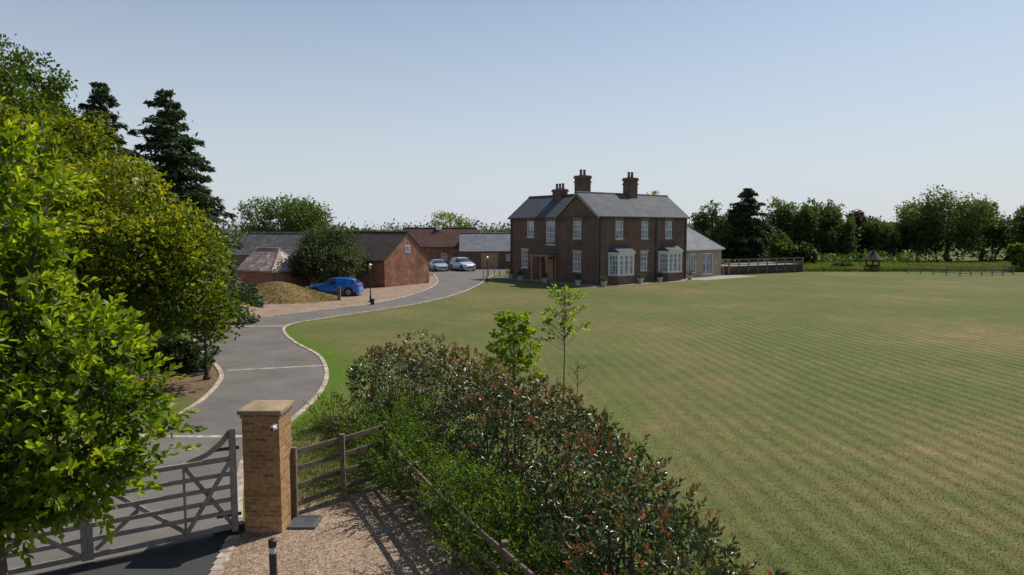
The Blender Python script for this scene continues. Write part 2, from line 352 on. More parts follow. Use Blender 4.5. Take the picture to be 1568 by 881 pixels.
def lushf(x,y):
    P=np.stack([x,y],1); out=np.zeros(len(P))
    m=(x>-45)&(x<60)&(y<95); Q=P[m]
    if len(Q):
        d=np.full(len(Q),1e9)
        for p in DR[::2]: d=np.minimum(d,((Q-p)**2).sum(1))
        wd=.45+1.1*np.exp(-((Q[:,1]-27)/9)**2)
        o=.95*np.exp(-(np.sqrt(d)/wd)**2)
        hs=spline(HEDGE,6); d=np.full(len(Q),1e9)
        for p in hs: d=np.minimum(d,((Q-p)**2).sum(1))
        o+=.5*np.exp(-(np.sqrt(d)/2.3)**4)
        lx=2.9+(Q[:,1]-17)*.15; o+=.32*np.exp(-((Q[:,0]-lx)/.6)**2)*((Q[:,1]>14)&(Q[:,1]<36))
        o+=.45*(Q[:,1]>84)*(Q[:,0]>30)
        o-=.35*np.exp(-(((Q[:,0]-4.6)/1.6)**2+((Q[:,1]-29)/5)**2))+.3*np.exp(-(((Q[:,0]+5)/2)**2+((Q[:,1]-37)/3)**2))
        out[m]=o
    out[y>=95]=.45; out[(x<-17)]=.3
    return np.clip(out,-.3,1)

xs=np.concatenate([[-3000,-1200,-500,-200,-100,-60],np.arange(-42,100,.5),[110,150,250,500,1200,3000]])
ys=np.concatenate([[-200,-50,-10],np.arange(0,100,.5),[110,150,250,500,1200,4000]])
X,Y=np.meshgrid(xs,ys); nx,ny=len(xs),len(ys)
i=(np.arange(ny-1)[:,None]*nx+np.arange(nx-1)[None]).ravel()
g=MB(); g.add(np.stack([X.ravel(),Y.ravel(),np.zeros(X.size)],1),np.stack([i,i+1,i+nx+1,i+nx],1),0,lushf(X.ravel(),Y.ravel()))
g.build('ground',[M_ground])
def sheet(name,poly,z,mat):
    mb=MB(); mb.add([(p[0],p[1],z) for p in poly],[list(range(len(poly)))]); return mb.build(name,[mat])
lf=[tuple(p) for p in DL if 39<p[1]<74]
sheet('gravel_yard',[(p[0]+.3,p[1]) for p in lf]+[(-8.6,80),(-12.5,80),(-24,74),(-40,62),(-40,40),(-22,38)],.004,M_gravel)
drv=MB(); n=len(DR); V=[(p[0],p[1],.008) for p in DR]+[(p[0],p[1],.008) for p in DL]
drv.add(V,[(n+k,k,k+1,n+k+1) for k in range(n-1)])
drv.add([(-9.6,84,.008),(-2,84,.008),(1,97,.008),(-16,97,.008),(-14,85,.008)],[(0,1,2,3,4)])
drv.build('driveway',[M_asph])
def edging(name,C,side,w=.16,h=.035):
    t=np.gradient(C,axis=0); t/=np.linalg.norm(t,axis=1,keepdims=True); nn=np.stack([-t[:,1],t[:,0]],1)*side
    a=C;b=C+nn*w; mb=MB(); n=len(C)
    V=np.concatenate([np.c_[a,np.full(n,0)],np.c_[a,np.full(n,h)],np.c_[b,np.full(n,h)],np.c_[b,np.full(n,0)]])
    F=[(j*n+k,j*n+k+1,(j+1)*n+k+1,(j+1)*n+k) for j in range(3) for k in range(n-1)]
    mb.add(V,F); return mb.build(name,[M_kerb])
edging('drive_edging',DR,-1); edging('drive_edging',DL,1)
def strip(name,a,b,w):
    a=np.array(a,float);b=np.array(b,float);d=(b-a)/np.linalg.norm(b-a);q=np.array([-d[1],d[0]])*w/2
    sheet(name,[a-q,b-q,b+q,a+q],.013,M_kerb)
strip('block_strip',(-11.25,26.6),(-7.6,27.6),.2); strip('block_strip',(-16.3,38.6),(-12.9,39.0),.25); strip('block_strip',(-9.9,18.0),(-6.6,18.0),.2)
sheet('gravel_forecourt',[(-5.0,12.0),(-4.9,5),(2.2,5),(.9,8.1),(-.8,10.9),(-2.7,14.5),(-4.3,13.4)],.004,M_gravel)
sheet('road',[(-5.15,12.15),(-9.0,9.9),(-14,2),(-3.2,2),(-4.2,8.5),(-4.75,10.6)],.008,M_asphd)
mb=MB()
for k in range(30):
    t=k*.215; px=-5.15+.22*t*.8+.012*t*t; py=12.0-t
    mb.box((px,py-.2,0),(px+.2,py,.03),0)
mb.build('paver_edging',[M_kerb])
mb=MB(); mb.box((-4.2,12.3,0),(-3.68,12.34,.05));mb.box((-4.2,12.8,0),(-3.68,12.84,.05));mb.box((-4.2,12.34,0),(-4.16,12.8,.05));mb.box((-3.72,12.34,0),(-3.68,12.8,.05))
for k in range(10): mb.box((-4.15+k*.044,12.34,.01),(-4.13+k*.044,12.8,.045))
mb.build('drain_grate',[M_grate])
mb=MB(); N=2600; xx=rng.uniform(-5,.5,N); yy=rng.uniform(9.3,14,N); k=(xx<-2.7+(14.5-yy)*.52); xx=xx[k];yy=yy[k]
for x_,y_ in zip(xx,yy):
    r_=.008+.014*rng.random(); a_=rng.random()*6.28
    mb.add([(x_+r_*math.cos(a_+j*2.1),y_+r_*math.sin(a_+j*2.1),.003) for j in range(3)]+[(x_,y_,r_*1.2)],[(0,1,3),(1,2,3),(2,0,3)])
mb.build('loose_gravel',[simple('pebble',(.36,.28,.21),.9,.5,40)])

# ------------------------------------------------------------------ gate & fence
def pillar(name,x,y,rot=0,cam=False):
    e=empty(name,(x,y,0),rot); mb=MB(); mb.box((-.34,-.34,0),(.34,.34,2.16)); mb.build('shaft',[M_brick_pil],e,bevel=.008)
    mb=MB(); mb.box((-.365,-.365,2.16),(.365,.365,2.235)); mb.build('corbel',[M_brick_pil],e,bevel=.006)
    mb=MB(); mb.add([(-.4,-.4,2.235),(.4,-.4,2.235),(.4,.4,2.235),(-.4,.4,2.235),(-.4,-.4,2.31),(.4,-.4,2.31),(.4,.4,2.31),(-.4,.4,2.31),(-.05,-.05,2.37),(.05,-.05,2.37),(.05,.05,2.37),(-.05,.05,2.37)],
      [(0,1,5,4),(1,2,6,5),(2,3,7,6),(3,0,4,7),(4,5,9,8),(5,6,10,9),(6,7,11,10),(7,4,8,11),(8,9,10,11)]); mb.build('cap',[M_cap],e,bevel=.01)
    if cam:
        mb=MB(); c=.27; mb.box((c-.04,-.39,1.97),(c+.04,-.34,2.06),0); mb.tube([(c,-.39,2.02),(c,-.44,2.02)],[.022,.022],10,0)
        a=np.linspace(0,math.pi,7); mb.tube([(c,-.46,2.02+.05*math.cos(t)) for t in a],[.05*math.sin(t)+.002 for t in a],14,0)
        mb.tube([(c,-.5,2.01),(c,-.515,2.01)],.026,12,1); mb.build('security_camera',[M_white,M_black],e,smooth=False)
pillar('gate_pillar',-4.58,12.5,R(0),True); pillar('gate_pillar',-9.5,9.65,R(30))
def leaf_gate(name,a,b):
    a=np.array(a,float);b=np.array(b,float);L=np.linalg.norm(b-a);ang=math.atan2(b[1]-a[1],b[0]-a[0])
    e=empty(name,(a[0],a[1],0),ang)
    mb=MB(); zs=[.14,.42,.66,.9,1.14,1.42]
    for z in zs: mb.beam((.0,0,z),(L,0,z),.05,.085 if z in(.14,1.42) else .07)
    mb.build('rails',[M_gate],e,bevel=.006)
    mb=MB(); mb.beam((0,-.004,.05),(0,-.004,1.95),.11,.11); mb.beam((L,-.004,.08),(L,-.004,1.5),.09,.09); mb.beam((L*.36,-.04,.1),(L*.36,-.04,1.46),.07,.04);
    mb.build('stiles',[M_gate],e,bevel=.008)
    mb=MB()
    c=[(0.03,-.045,1.9),(.18,-.045,1.72),(.42,-.045,1.55),(.75,-.045,1.45)]
    for p,q in zip(c,c[1:]): mb.beam(p,q,.05,.09)
    mb.beam((.05,-.05,.18),(L*.36,-.05,1.4),.035,.07); mb.beam((.05,.05,1.4),(L*.36,.05,.18),.035,.07)
    mb.beam((L*.36,-.05,.18),(L*.97,-.05,1.38),.035,.07); mb.beam((L*.68,-.075,.75),(L*.97,-.075,.2),.03,.07)
    mb.build('braces',[M_gate],e)
    mb=MB(); 
    for z in(.35,1.6): mb.beam((-.12,-.02,z),(.3,-.06,z),.02,.06)
    mb.box((-.15,-.2,.0),(.35,-.06,.12)); mb.build('hinges_and_motor',[M_black],e)
leaf_gate('entrance_gate',(-5.1,12.15),(-7.05,11.0)); leaf_gate('entrance_gate',(-9.0,9.86),(-7.13,10.96))
def fence(name,pts,h,rails,sp=1.8,mat=None,pw=.1,rt=.04,rh=.09,side=1):
    mat=mat or M_timber; mb=MB(); pts=[np.array(p,float) for p in pts]
    for a,b in zip(pts,pts[1:]):
        L=np.linalg.norm(b-a);n=max(1,round(L/sp)); d=(b-a)/L; q=np.array([-d[1],d[0]])*(pw/2+rt/2)*side
        for k in range(n+1):
            p=a+(b-a)*k/n; j=rng.normal(size=2)*.01
            mb.beam((p[0],p[1],0),(p[0]+j[0],p[1]+j[1],h+.06),pw,pw)
        for z in rails: mb.beam((*(a+q),z),(*(b+q),z+rng.normal()*.008),rt,rh)
    return mb.build(name,[mat],bevel=.006)
fence('post_and_rail_fence',[(-4.2,12.8),(-2.75,14.5)],1.35,[.25,.6,.95,1.28],1.15,rh=.1)
fence('post_and_rail_fence',[(-2.7,14.5),(-.95,10.9),(.75,7.9),(2.0,5)],1.1,[.35,.7,1.05],1.8,side=-1)
mb=MB(); mb.tube([(-3.55,9.75,0),(-3.55,9.75,.8)],.055,16); mb.tube([(-3.55,9.75,.8),(-3.55,9.75,.9)],.045,16,1); mb.tube([(-3.55,9.75,.9),(-3.55,9.75,1.0),(-3.55,9.75,1.02)],[.06,.06,.04],16)
mb.build('bollard_light',[M_black,M_lamp])

# ------------------------------------------------------------------ near vegetation
bx,by=-7.1,9.1
lob=[((-.15,.1,5.9),(1.0,1.0,1.1)),((-1.05,.2,5.2),(1.2,1.1,1.4)),((.0,0,4.6),(.9,1.0,.8)),((.7,.1,3.85),(.95,.9,.75)),((1.3,0,3.45),(.8,.8,.65)),((1.55,-.1,2.8),(.8,.8,.55)),((.65,-.1,2.6),(1.0,1.0,.75)),((-.25,-.1,2.9),(1.2,1.1,1.1)),((1.1,-.1,2.15),(.6,.7,.4)),((.25,-.2,2.0),(.7,.7,.45)),((-1.25,0,6.3),(1.0,1.0,.9)),((-.85,0,2.0),(.9,.8,.7)),((-.55,0,4.0),(1.1,1,1)),((-.5,-.1,1.5),(.7,.7,.45))]
lob=[((c[0]+bx,c[1]+by,c[2]),q) for c,q in lob]
mb=MB(); P=foliage(mb,lob,1300,7,.15,.15,1,shell=.45,zmin=1.3,rosette=True,six=True,aspect=.52,up=.7,tb=.25,tv=.2)
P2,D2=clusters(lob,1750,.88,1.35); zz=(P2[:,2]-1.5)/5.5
sprays(mb,P2,D2,11,.42,.16,1,np.clip(.42+.28*zz+rng.normal(size=len(P2))*.15,0,1),upw=.55,aspect=.5,tipt=.28,twig=2)  # brighter tint up the crown paints sunlit top leaves over a dark interior
limbs(mb,(bx,by,0),(bx-.2,by,5.6),.11,P2,110,0)
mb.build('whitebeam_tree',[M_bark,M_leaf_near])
lob=auto_lobes((0,0,4.7),3.4,3.2,22,main=.55,lr=(.22,.4),lf=(.6,.9))+[((2.6,-1,3.1),(1.5,1.5,1.2)),((3.3,-.6,2.5),(1.1,1.1,.8)),((-1.5,-1,2.8),(2,2,1.6)),((.3,0,7.1),(1.3,1.3,1.0)),((-1.5,0,6.6),(1.3,1.3,1.0)),((2.2,-.5,5.6),(1.2,1.2,.9))]
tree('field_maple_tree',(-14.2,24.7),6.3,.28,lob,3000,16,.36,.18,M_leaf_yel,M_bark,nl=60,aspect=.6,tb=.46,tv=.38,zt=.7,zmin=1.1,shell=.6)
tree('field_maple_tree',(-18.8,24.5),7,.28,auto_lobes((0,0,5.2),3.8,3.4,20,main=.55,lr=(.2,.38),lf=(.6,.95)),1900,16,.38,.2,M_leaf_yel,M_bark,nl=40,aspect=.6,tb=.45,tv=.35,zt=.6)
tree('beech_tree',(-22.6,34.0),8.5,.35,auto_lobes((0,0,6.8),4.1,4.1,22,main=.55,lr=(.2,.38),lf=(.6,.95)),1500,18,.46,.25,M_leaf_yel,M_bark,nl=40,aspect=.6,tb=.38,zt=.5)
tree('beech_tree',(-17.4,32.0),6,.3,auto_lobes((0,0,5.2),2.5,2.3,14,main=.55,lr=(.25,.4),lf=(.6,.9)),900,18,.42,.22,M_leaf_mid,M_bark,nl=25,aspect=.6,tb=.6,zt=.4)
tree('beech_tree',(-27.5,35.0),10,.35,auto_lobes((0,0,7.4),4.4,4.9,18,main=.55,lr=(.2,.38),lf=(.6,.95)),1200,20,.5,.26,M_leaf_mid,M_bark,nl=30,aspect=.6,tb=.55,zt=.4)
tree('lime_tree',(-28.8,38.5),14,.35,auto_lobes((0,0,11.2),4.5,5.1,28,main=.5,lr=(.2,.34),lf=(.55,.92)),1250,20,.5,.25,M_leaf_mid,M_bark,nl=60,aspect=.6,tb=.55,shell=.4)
cedar('cedar_tree',(-20.6,41.5),13.9,5.2,M_needle,M_bark,36,size=.38,dens=1.3,narrow=.7,droop=.2)
cedar('cedar_tree',(-25.4,43),14.8,4.4,M_needle,M_bark,34,size=.4,droop=.18)
cedar('cypress_tree',(-28.6,43),14.4,3.8,M_needle_ol,M_bark,34,size=.4,narrow=.6)
cedar('cypress_tree',(-23.4,38.5),12.2,3.4,M_needle_ol,M_bark,28,size=.36,narrow=.45,dens=1.2)
def shrub(name,x,y,r,h,lm,ncl=260,per=24,size=.12,n=6,main=.85,**k):
    L=auto_lobes((x,y,h*.5),r,h*.5,n,main=main); mb=MB(); P=foliage(mb,L,ncl,per,max(.1,r*.17),size,1,zmin=.03,**k)
    for i in range(min(10,len(P))): mb.tube([(x,y,0),(x*.5+P[i][0]*.5,y*.5+P[i][1]*.5,P[i][2]*.55),P[i]],[.03,.02,.006],5,0,cap=False)
    return mb.build(name,[M_bark,lm])
shrub('laurel_shrub',-16.2,28.5,2.0,1.7,M_leaf_dark,450,size=.16); shrub('laurel_shrub',-20,28.5,2.4,3.0,M_leaf_dark,400,size=.18)
shrub('laurel_shrub',-13.9,20.3,1.6,1.8,M_leaf_dark,350,size=.14); shrub('laurel_shrub',-17,20,2.4,3.0,M_leaf_dark,400,size=.17)
shrub('laurel_shrub',-21.5,37,2.4,3.0,M_leaf_mid,400,size=.2);shrub('laurel_shrub',-26,52,3.0,2.6,M_leaf_dark,350,size=.25)
shrub('laurel_shrub',-12.5,14.5,1.8,2.2,M_leaf_mid,350,size=.13)
L=[((-15.4+.42*k,27.4-.14*k,.6),(.5,.5,.6)) for k in range(9)]
mb=MB(); foliage(mb,L,600,24,.13,.11,0,zmin=.02); mb.build('ivy_hedge',[M_leaf_dark])
sheet('planting_bed',[(-10.2,22.2),(-10.7,24.2),(-11.5,26.3),(-13.2,28.9),(-17,30),(-17,24)],.004,M_bark_mulch)
# photinia hedge - a row of merged bushes
hs=spline(HEDGE,5); L=[]
for k,p in enumerate(hs):
    y_=p[1]; hh=np.interp(y_,[5,9,13,18,20],[1.02,1.06,1.15,1.14,.85])*(1+.13*math.sin(k*1.9)+.07*rng.normal())
    w_=np.interp(y_,[5,11,15,20],[1.0,1.1,1.35,1.0])*(1+.1*rng.normal())
    L.append(((p[0]-.1+rng.normal()*.15,p[1],hh*.95),(w_,.85,hh)))
    if k%2==0: L.append(((p[0]+rng.normal()*.4,p[1]+rng.normal()*.3,hh*1.5+.1*rng.normal()),(.5,.5,.5)))
mb=MB(); foliage(mb,L,2100,14,.17,.10,1,zmin=.05,shell=.6,aspect=.42,up=.5,tb=.28,tv=.2,rosette=True)
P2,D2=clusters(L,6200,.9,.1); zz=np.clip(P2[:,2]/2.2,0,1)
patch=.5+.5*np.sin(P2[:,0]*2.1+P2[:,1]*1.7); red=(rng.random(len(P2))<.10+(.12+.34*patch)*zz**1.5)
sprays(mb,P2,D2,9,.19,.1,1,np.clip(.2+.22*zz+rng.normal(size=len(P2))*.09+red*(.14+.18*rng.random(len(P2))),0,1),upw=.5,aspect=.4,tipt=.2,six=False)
for q in hs[::2]:
    for j in range(6):
        t=np.array([q[0]+rng.normal()*.35,q[1]+rng.normal()*.35,1.2+rng.random()*.2]); mb.tube([(q[0],q[1],0),(t[0],t[1],.8),t],[.04,.02,.006],5,0,cap=False)
mb.build('photinia_hedge',[M_bark,M_photinia])
# straggly hawthorn clumps growing through the fence
L=[]
for (x_,y_,r_,h_) in [(-2.75,15.3,.75,1.75),(-2.3,14.2,.6,1.5),(-1.95,13.5,.5,1.5),(-1.55,12.9,.45,1.2),(-1.0,12.0,.45,1.25),(-.75,11.3,.6,1.6),(-.35,10.7,.6,1.6),(.0,10.1,.5,1.4),(.35,9.4,.4,1.05),(.65,8.7,.45,1.1)]:
    L+=[((x_,y_,h_*.5),(r_,r_,h_*.5)),((x_+rng.normal()*.25,y_+rng.normal()*.25,h_*.85),(r_*.5,r_*.5,h_*.28)),((x_+rng.normal()*.3,y_+rng.normal()*.3,h_*.6),(r_*.6,r_*.6,h_*.3))]
mb=MB(); P=foliage(mb,L,1400,12,.14,.06,1,zmin=.05,shell=.5,aspect=.6,tb=.4,tv=.3)
P2,D2=clusters(L,950,.85,.3); sprays(mb,P2,D2,12,.34,.062,1,np.clip(.5+rng.normal(size=len(P2))*.2,0,1),upw=.6,aspect=.62,twig=2,six=False)
for k in range(24):
    c=L[(k*3)%len(L)][0]; mb.tube([(c[0],c[1],0),(c[0]+rng.normal()*.2,c[1]+rng.normal()*.2,.9+rng.random()*.2)],[.012,.004],4,0,cap=False)
mb.build('hawthorn_hedge',[M_bark,M_hawth])
def loose_shrub(name,x,y,r,h,lm,n,size):
    mb=MB(); L=auto_lobes((x,y,h*.5),r,h*.5,5,main=.7); P2,D2=clusters(L,n,.5,.05); sprays(mb,P2,D2,9,.25,size,1,np.clip(.5+rng.normal(size=len(P2))*.2,0,1),upw=.8,aspect=.55,six=False)
    for i in range(0,len(P2),6): mb.tube([(x,y,0),P2[i]],[.012,.004],4,0,cap=False)
    mb.build(name,[M_bark,lm])
loose_shrub('cotoneaster_shrub',-5.0,18.6,.75,1.0,M_leaf_yel,130,.07); loose_shrub('cotoneaster_shrub',-4.3,17.3,.65,.8,M_photinia,120,.07)
def sapling(name,x,y,h,z0,spread,ncl,lm,size,per=9,stem=.025):
    mb=MB(); mb.tube([(x,y,0),(x+.03,y,h*.5),(x+.02,y+.02,h)],[stem,stem*.7,.006],6,0); C=[];D=[]
    for k in range(ncl):
        f=rng.random(); z=z0+(h-z0)*f; r=spread*(1-.45*f)*rng.uniform(.3,1); a=rng.random()*6.283
        C.append((x+r*math.cos(a),y+r*math.sin(a),z+.25*r)); D.append((math.cos(a),math.sin(a),.2)); mb.tube([(x,y,z-.35*r),C[-1]],[.009,.003],4,0,cap=False)
    C=np.array(C); sprays(mb,C,np.array(D),per,.28,size,1,np.clip(.5+rng.normal(size=len(C))*.15,0,1),upw=.3,aspect=.62,twig=1)
    return mb.build(name,[M_bark,lm])
sapling('maple_sapling',1.62,21.2,3.6,1.9,.75,56,M_leaf_near,.15,per=7)
sapling('cherry_sapling',.05,22.5,2.6,.4,.95,130,M_leaf_near,.17,per=10)
sapling('bare_sapling',2.0,20.8,1.5,.4,.35,12,M_leaf_mid,.05,per=4,stem=.015)

# lawn blades near camera
N=120000; yy=7.5/(1-rng.random(N)*(1-7.5/30)); xx=rng.uniform(-.5,.8,N)*yy
hx=np.interp(yy,[5,7,9,11,12.6,14.4,16.6,18.6,20.2],[2.7,2.6,2.4,2.1,1.5,.7,-.5,-1.7,-2.8])
dl=np.interp(yy,DR[:,1][:90],DR[:,0][:90])
k=((xx>hx)|((yy>20.5)&(xx>dl+.2)))&((yy>7.5)); xx=xx[k];yy=yy[k];n=len(xx)
a=rng.random(n)*6.283; h=.012+.018*rng.random(n); w=.004+.004*rng.random(n)*(yy/10)
b0=np.stack([xx-np.cos(a)*w,yy-np.sin(a)*w,np.zeros(n)],1); b1=np.stack([xx+np.cos(a)*w,yy+np.sin(a)*w,np.zeros(n)],1)
tp=np.stack([xx+rng.normal(size=n)*.015,yy+rng.normal(size=n)*.015,h],1)
mb=MB(); ii=np.arange(n)[:,None]*3; mb.add(np.stack([b0,b1,tp],1).reshape(-1,3),ii+np.array([[0,1,2]]),0,np.repeat(lushf(xx,yy),3)); mb.build('grass_blades',[M_ground])
N=9000; t_=rng.random(N); sx=np.where(t_<.5,rng.uniform(-6.3,-3.2,N),rng.uniform(-6.2,-2.4,N)); sy=np.where(t_<.5,rng.uniform(13.2,17,N),rng.uniform(15,20,N))
kk=(sx>np.interp(sy,DR[:,1][:60],DR[:,0][:60])+.25)&~((sy<14.6)&(sx>-4.3+(sy-12.9)*.9))
mb=MB(); P=np.stack([sx[kk],sy[kk],np.full(kk.sum(),.04)],1); leaves(mb,P,.13,0,np.clip(.5+rng.normal(size=len(P))*.25,0,1),axis=np.repeat(np.array([[0,0,1.]]),len(P),0),axw=1.6,aspect=.1,up=0)
mb.build('rough_grass',[leafmat('verge_grass',[(0,(.05,.08,.015)),(.5,(.10,.13,.03)),(1,(.2,.18,.06))],.3,.9,spec=.1)])

# ------------------------------------------------------------------ building helpers
class Fr:
    def __init__(s,p0,p1):
        s.o=np.array(p0,float);e=np.array(p1,float);s.L=np.linalg.norm(e-s.o);s.d=(e-s.o)/s.L;s.n=np.array([s.d[1],-s.d[0]])
    def P(s,u,w,d=0): q=s.o+s.d*u+s.n*d; return (q[0],q[1],w)
    def box(s,mb,u0,u1,w0,w1,d0,d1,mat=0):
        V=[s.P(u0,w0,d1),s.P(u1,w0,d1),s.P(u1,w0,d0),s.P(u0,w0,d0),s.P(u0,w1,d1),s.P(u1,w1,d1),s.P(u1,w1,d0),s.P(u0,w1,d0)]
        mb.add(V,[(0,3,2,1),(4,5,6,7),(0,1,5,4),(1,2,6,5),(2,3,7,6),(3,0,4,7)],mat)
def wall(mb,fr,z0,z1,ops=(),mat=0,dep=.12,gable=None):
    us=sorted({0,fr.L,*[o[0] for o in ops],*[o[1] for o in ops]}); ws=sorted({z0,z1,*[o[2] for o in ops],*[o[3] for o in ops]})
    for a,b in zip(us,us[1:]):
        for c,d in zip(ws,ws[1:]):
            m,n=(a+b)/2,(c+d)/2
            if any(o[0]<m<o[1] and o[2]<n<o[3] for o in ops): continue
            mb.add([fr.P(a,c),fr.P(b,c),fr.P(b,d),fr.P(a,d)],[(0,1,2,3)],mat)
    for a,b,c,d in [o[:4] for o in ops]:
        for q in ([(a,c),(b,c)],[(b,c),(b,d)],[(b,d),(a,d)],[(a,d),(a,c)]):
            mb.add([fr.P(*q[0]),fr.P(*q[0],-dep),fr.P(*q[1],-dep),fr.P(*q[1])],[(0,1,2,3)],mat)
    if gable: mb.add([fr.P(0,z1),fr.P(fr.L,z1),fr.P(fr.L/2,gable)],[(0,1,2)],mat)
def window(fm,gm,fr,a,b,c,d,dep=.12,cols=2,rows=2,fw=.09,bar=.04,sill=None,lintel=None):
    fr.box(gm,a,b,c,d,-dep-.02,-dep+.005)
    e=-dep+.006; o=e+.06
    fr.box(fm,a,a+fw,c,d,e,o); fr.box(fm,b-fw,b,c,d,e,o); fr.box(fm,a+fw,b-fw,c,c+fw,e,o); fr.box(fm,a+fw,b-fw,d-fw,d,e,o)
    for k in range(1,rows):
        w=c+(d-c)*k/rows; t=bar*1.5 if k*2==rows else bar*.8; fr.box(fm,a+fw,b-fw,w-t/2,w+t/2,e,o-.01)
    for k in range(1,cols):
        u=a+(b-a)*k/cols; fr.box(fm,u-bar/2,u+bar/2,c+fw,d-fw,e,o-.015)
    if sill is not None: fr.box(sill,a-.1,b+.1,c-.09,c-.003,-.02,.07)
    if lintel is not None: fr.box(lintel,a-.12,b+.12,d+.003,d+.2,-.02,.012)
def roof(mb,x0,x1,y0,y1,he,hr,axis='x',o=.3,og=.15,hip0=0,hip1=0,th=.13,mat=0,ridge=1):
    if axis=='y': sw=lambda p:(p[1],p[0],p[2]); x0,x1,y0,y1=y0,y1,x0,x1
    else: sw=lambda p:p
    ym=(y0+y1)/2; sl=(hr-he)/((y1-y0)/2); l=th+.01
    g0=og if not hip0 else o; g1=og if not hip1 else o
    ze=he-o*sl+l; zr=hr+l
    T=[(x0-g0,y0-o,ze),(x1+g1,y0-o,ze),(x1+g1,y1+o,ze),(x0-g0,y1+o,ze),(x0-g0+(hip0+g0 if hip0 else 0),ym,zr),(x1+g1-(hip1+g1 if hip1 else 0),ym,zr)]
    V=[sw(p) for p in T]+[sw((p[0],p[1],p[2]-th)) for p in T]
    fl=[(0,1,5,4),(2,3,4,5),(6,10,11,7),(8,11,10,9),(0,6,7,1),(2,8,9,3)]
    if hip0: fl+=[(3,0,4),(9,10,6),(3,9,6,0)]
    else: fl+=[(0,4,10,6),(4,3,9,10)]
    if hip1: fl+=[(1,2,5),(7,11,8),(1,7,8,2)]
    else: fl+=[(1,7,11,5),(5,11,8,2)]
    mb.addl(V,fl,mat)
    if ridge:
        mb.tube([V[4],V[5]],.1,8,1)
        if hip0: mb.tube([V[0],V[4]],.07,6,1); mb.tube([V[3],V[4]],.07,6,1)
        if hip1: mb.tube([V[1],V[5]],.07,6,1); mb.tube([V[2],V[5]],.07,6,1)

# ------------------------------------------------------------------ brick house
H=empty('brick_house',(8.4,67,0),R(38))
W,Rx,Ry,FRM,GL,ST,DK=MB(),MB(),MB(),MB(),MB(),MB(),MB()
EV=6.85; RG=9.1; A0,A1=13.8,5.9; BX=.35; BL=14.4
fR=Fr((0,0),(A0,0)); fG=Fr((0,A1),(0,0)); fB=Fr((BX,BL),(BX,A1)); fE=Fr((A0,0),(A0,A1)); fK=Fr((A0,A1),(BX+5.8,A1)); fN=Fr((BX+5.8,BL),(BX,BL)); fM=Fr((BX+5.8,A1),(BX+5.8,BL))
opR=[(2.5,3.65,4.5,6.45),(6.35,7.45,4.5,6.45),(10.15,11.3,4.5,6.45),(6.3,7.4,1.2,3.15)]
opG=[(A1-3.55,A1-2.35,4.55,6.45),(A1-3.55,A1-2.35,1.2,3.2)]
lb=lambda y:BL-y
opB=[(lb(11.4),lb(10.2),4.6,6.4),(lb(8.2),lb(6.7),3.85,6.45),(lb(12.4),lb(11.2),1.2,3.2),(lb(8.2),lb(7.0),.1,2.35)]
wall(W,fR,0,EV,opR+[(1.6,4.6,.7,3.1),(9.2,12.2,.7,3.1)]); wall(W,fG,0,EV,opG,gable=RG); wall(W,fB,0,EV,opB); wall(W,fE,0,EV,gable=RG); wall(W,fK,0,EV); wall(W,fN,0,EV,gable=RG); wall(W,fM,0,EV)
for o in opR: window(FRM,GL,fR,*o,cols=2,rows=4,sill=ST,lintel=ST)
for o in opG: window(FRM,GL,fG,*o,cols=2,rows=4,sill=ST,lintel=ST)
window(FRM,GL,fB,*opB[0],cols=2,rows=4,sill=ST,lintel=ST); window(FRM,GL,fB,*opB[1],cols=3,rows=4,sill=ST,lintel=ST); window(FRM,GL,fB,*opB[2],cols=2,rows=4,sill=ST,lintel=ST)
for f,a,b in((fR,0,A0),(fG,.0,A1-.045),(fB,0,BL-A1)):
    f.box(ST,a,b,3.98,4.1,.002,.045,1); f.box(DK,a,b,EV-.18,EV-.06,.25,.34)
    f.box(ST,a,b,EV-.45,EV-.33,.002,.05,1)
for f,u in((fR,.25),(fR,8.6),(fR,13.5),(fB,BL-A1-.2),(fB,.3)): DK.tube([f.P(u,.1,.08),f.P(u,EV-.2,.08)],.05,8)
W.build('walls',[M_brick],H)
roof(Rx,0,A0,0,A1,EV,RG,'x'); Rx.build('roof',[M_slate_x,M_lead],H)
roof(Ry,BX,BX+5.8,3.0,BL,EV,RG-.006,'y'); Ry.build('roof_wing',[M_slate_y,M_lead],H)
for s_ in(-1,1):
    y1=2.95+s_*3.25; z1=EV-.3*(RG-EV)/2.95+.02
    ST.beam((-.165,2.95,RG-.02),(-.165,y1,z1-.02),.03,.14,0)
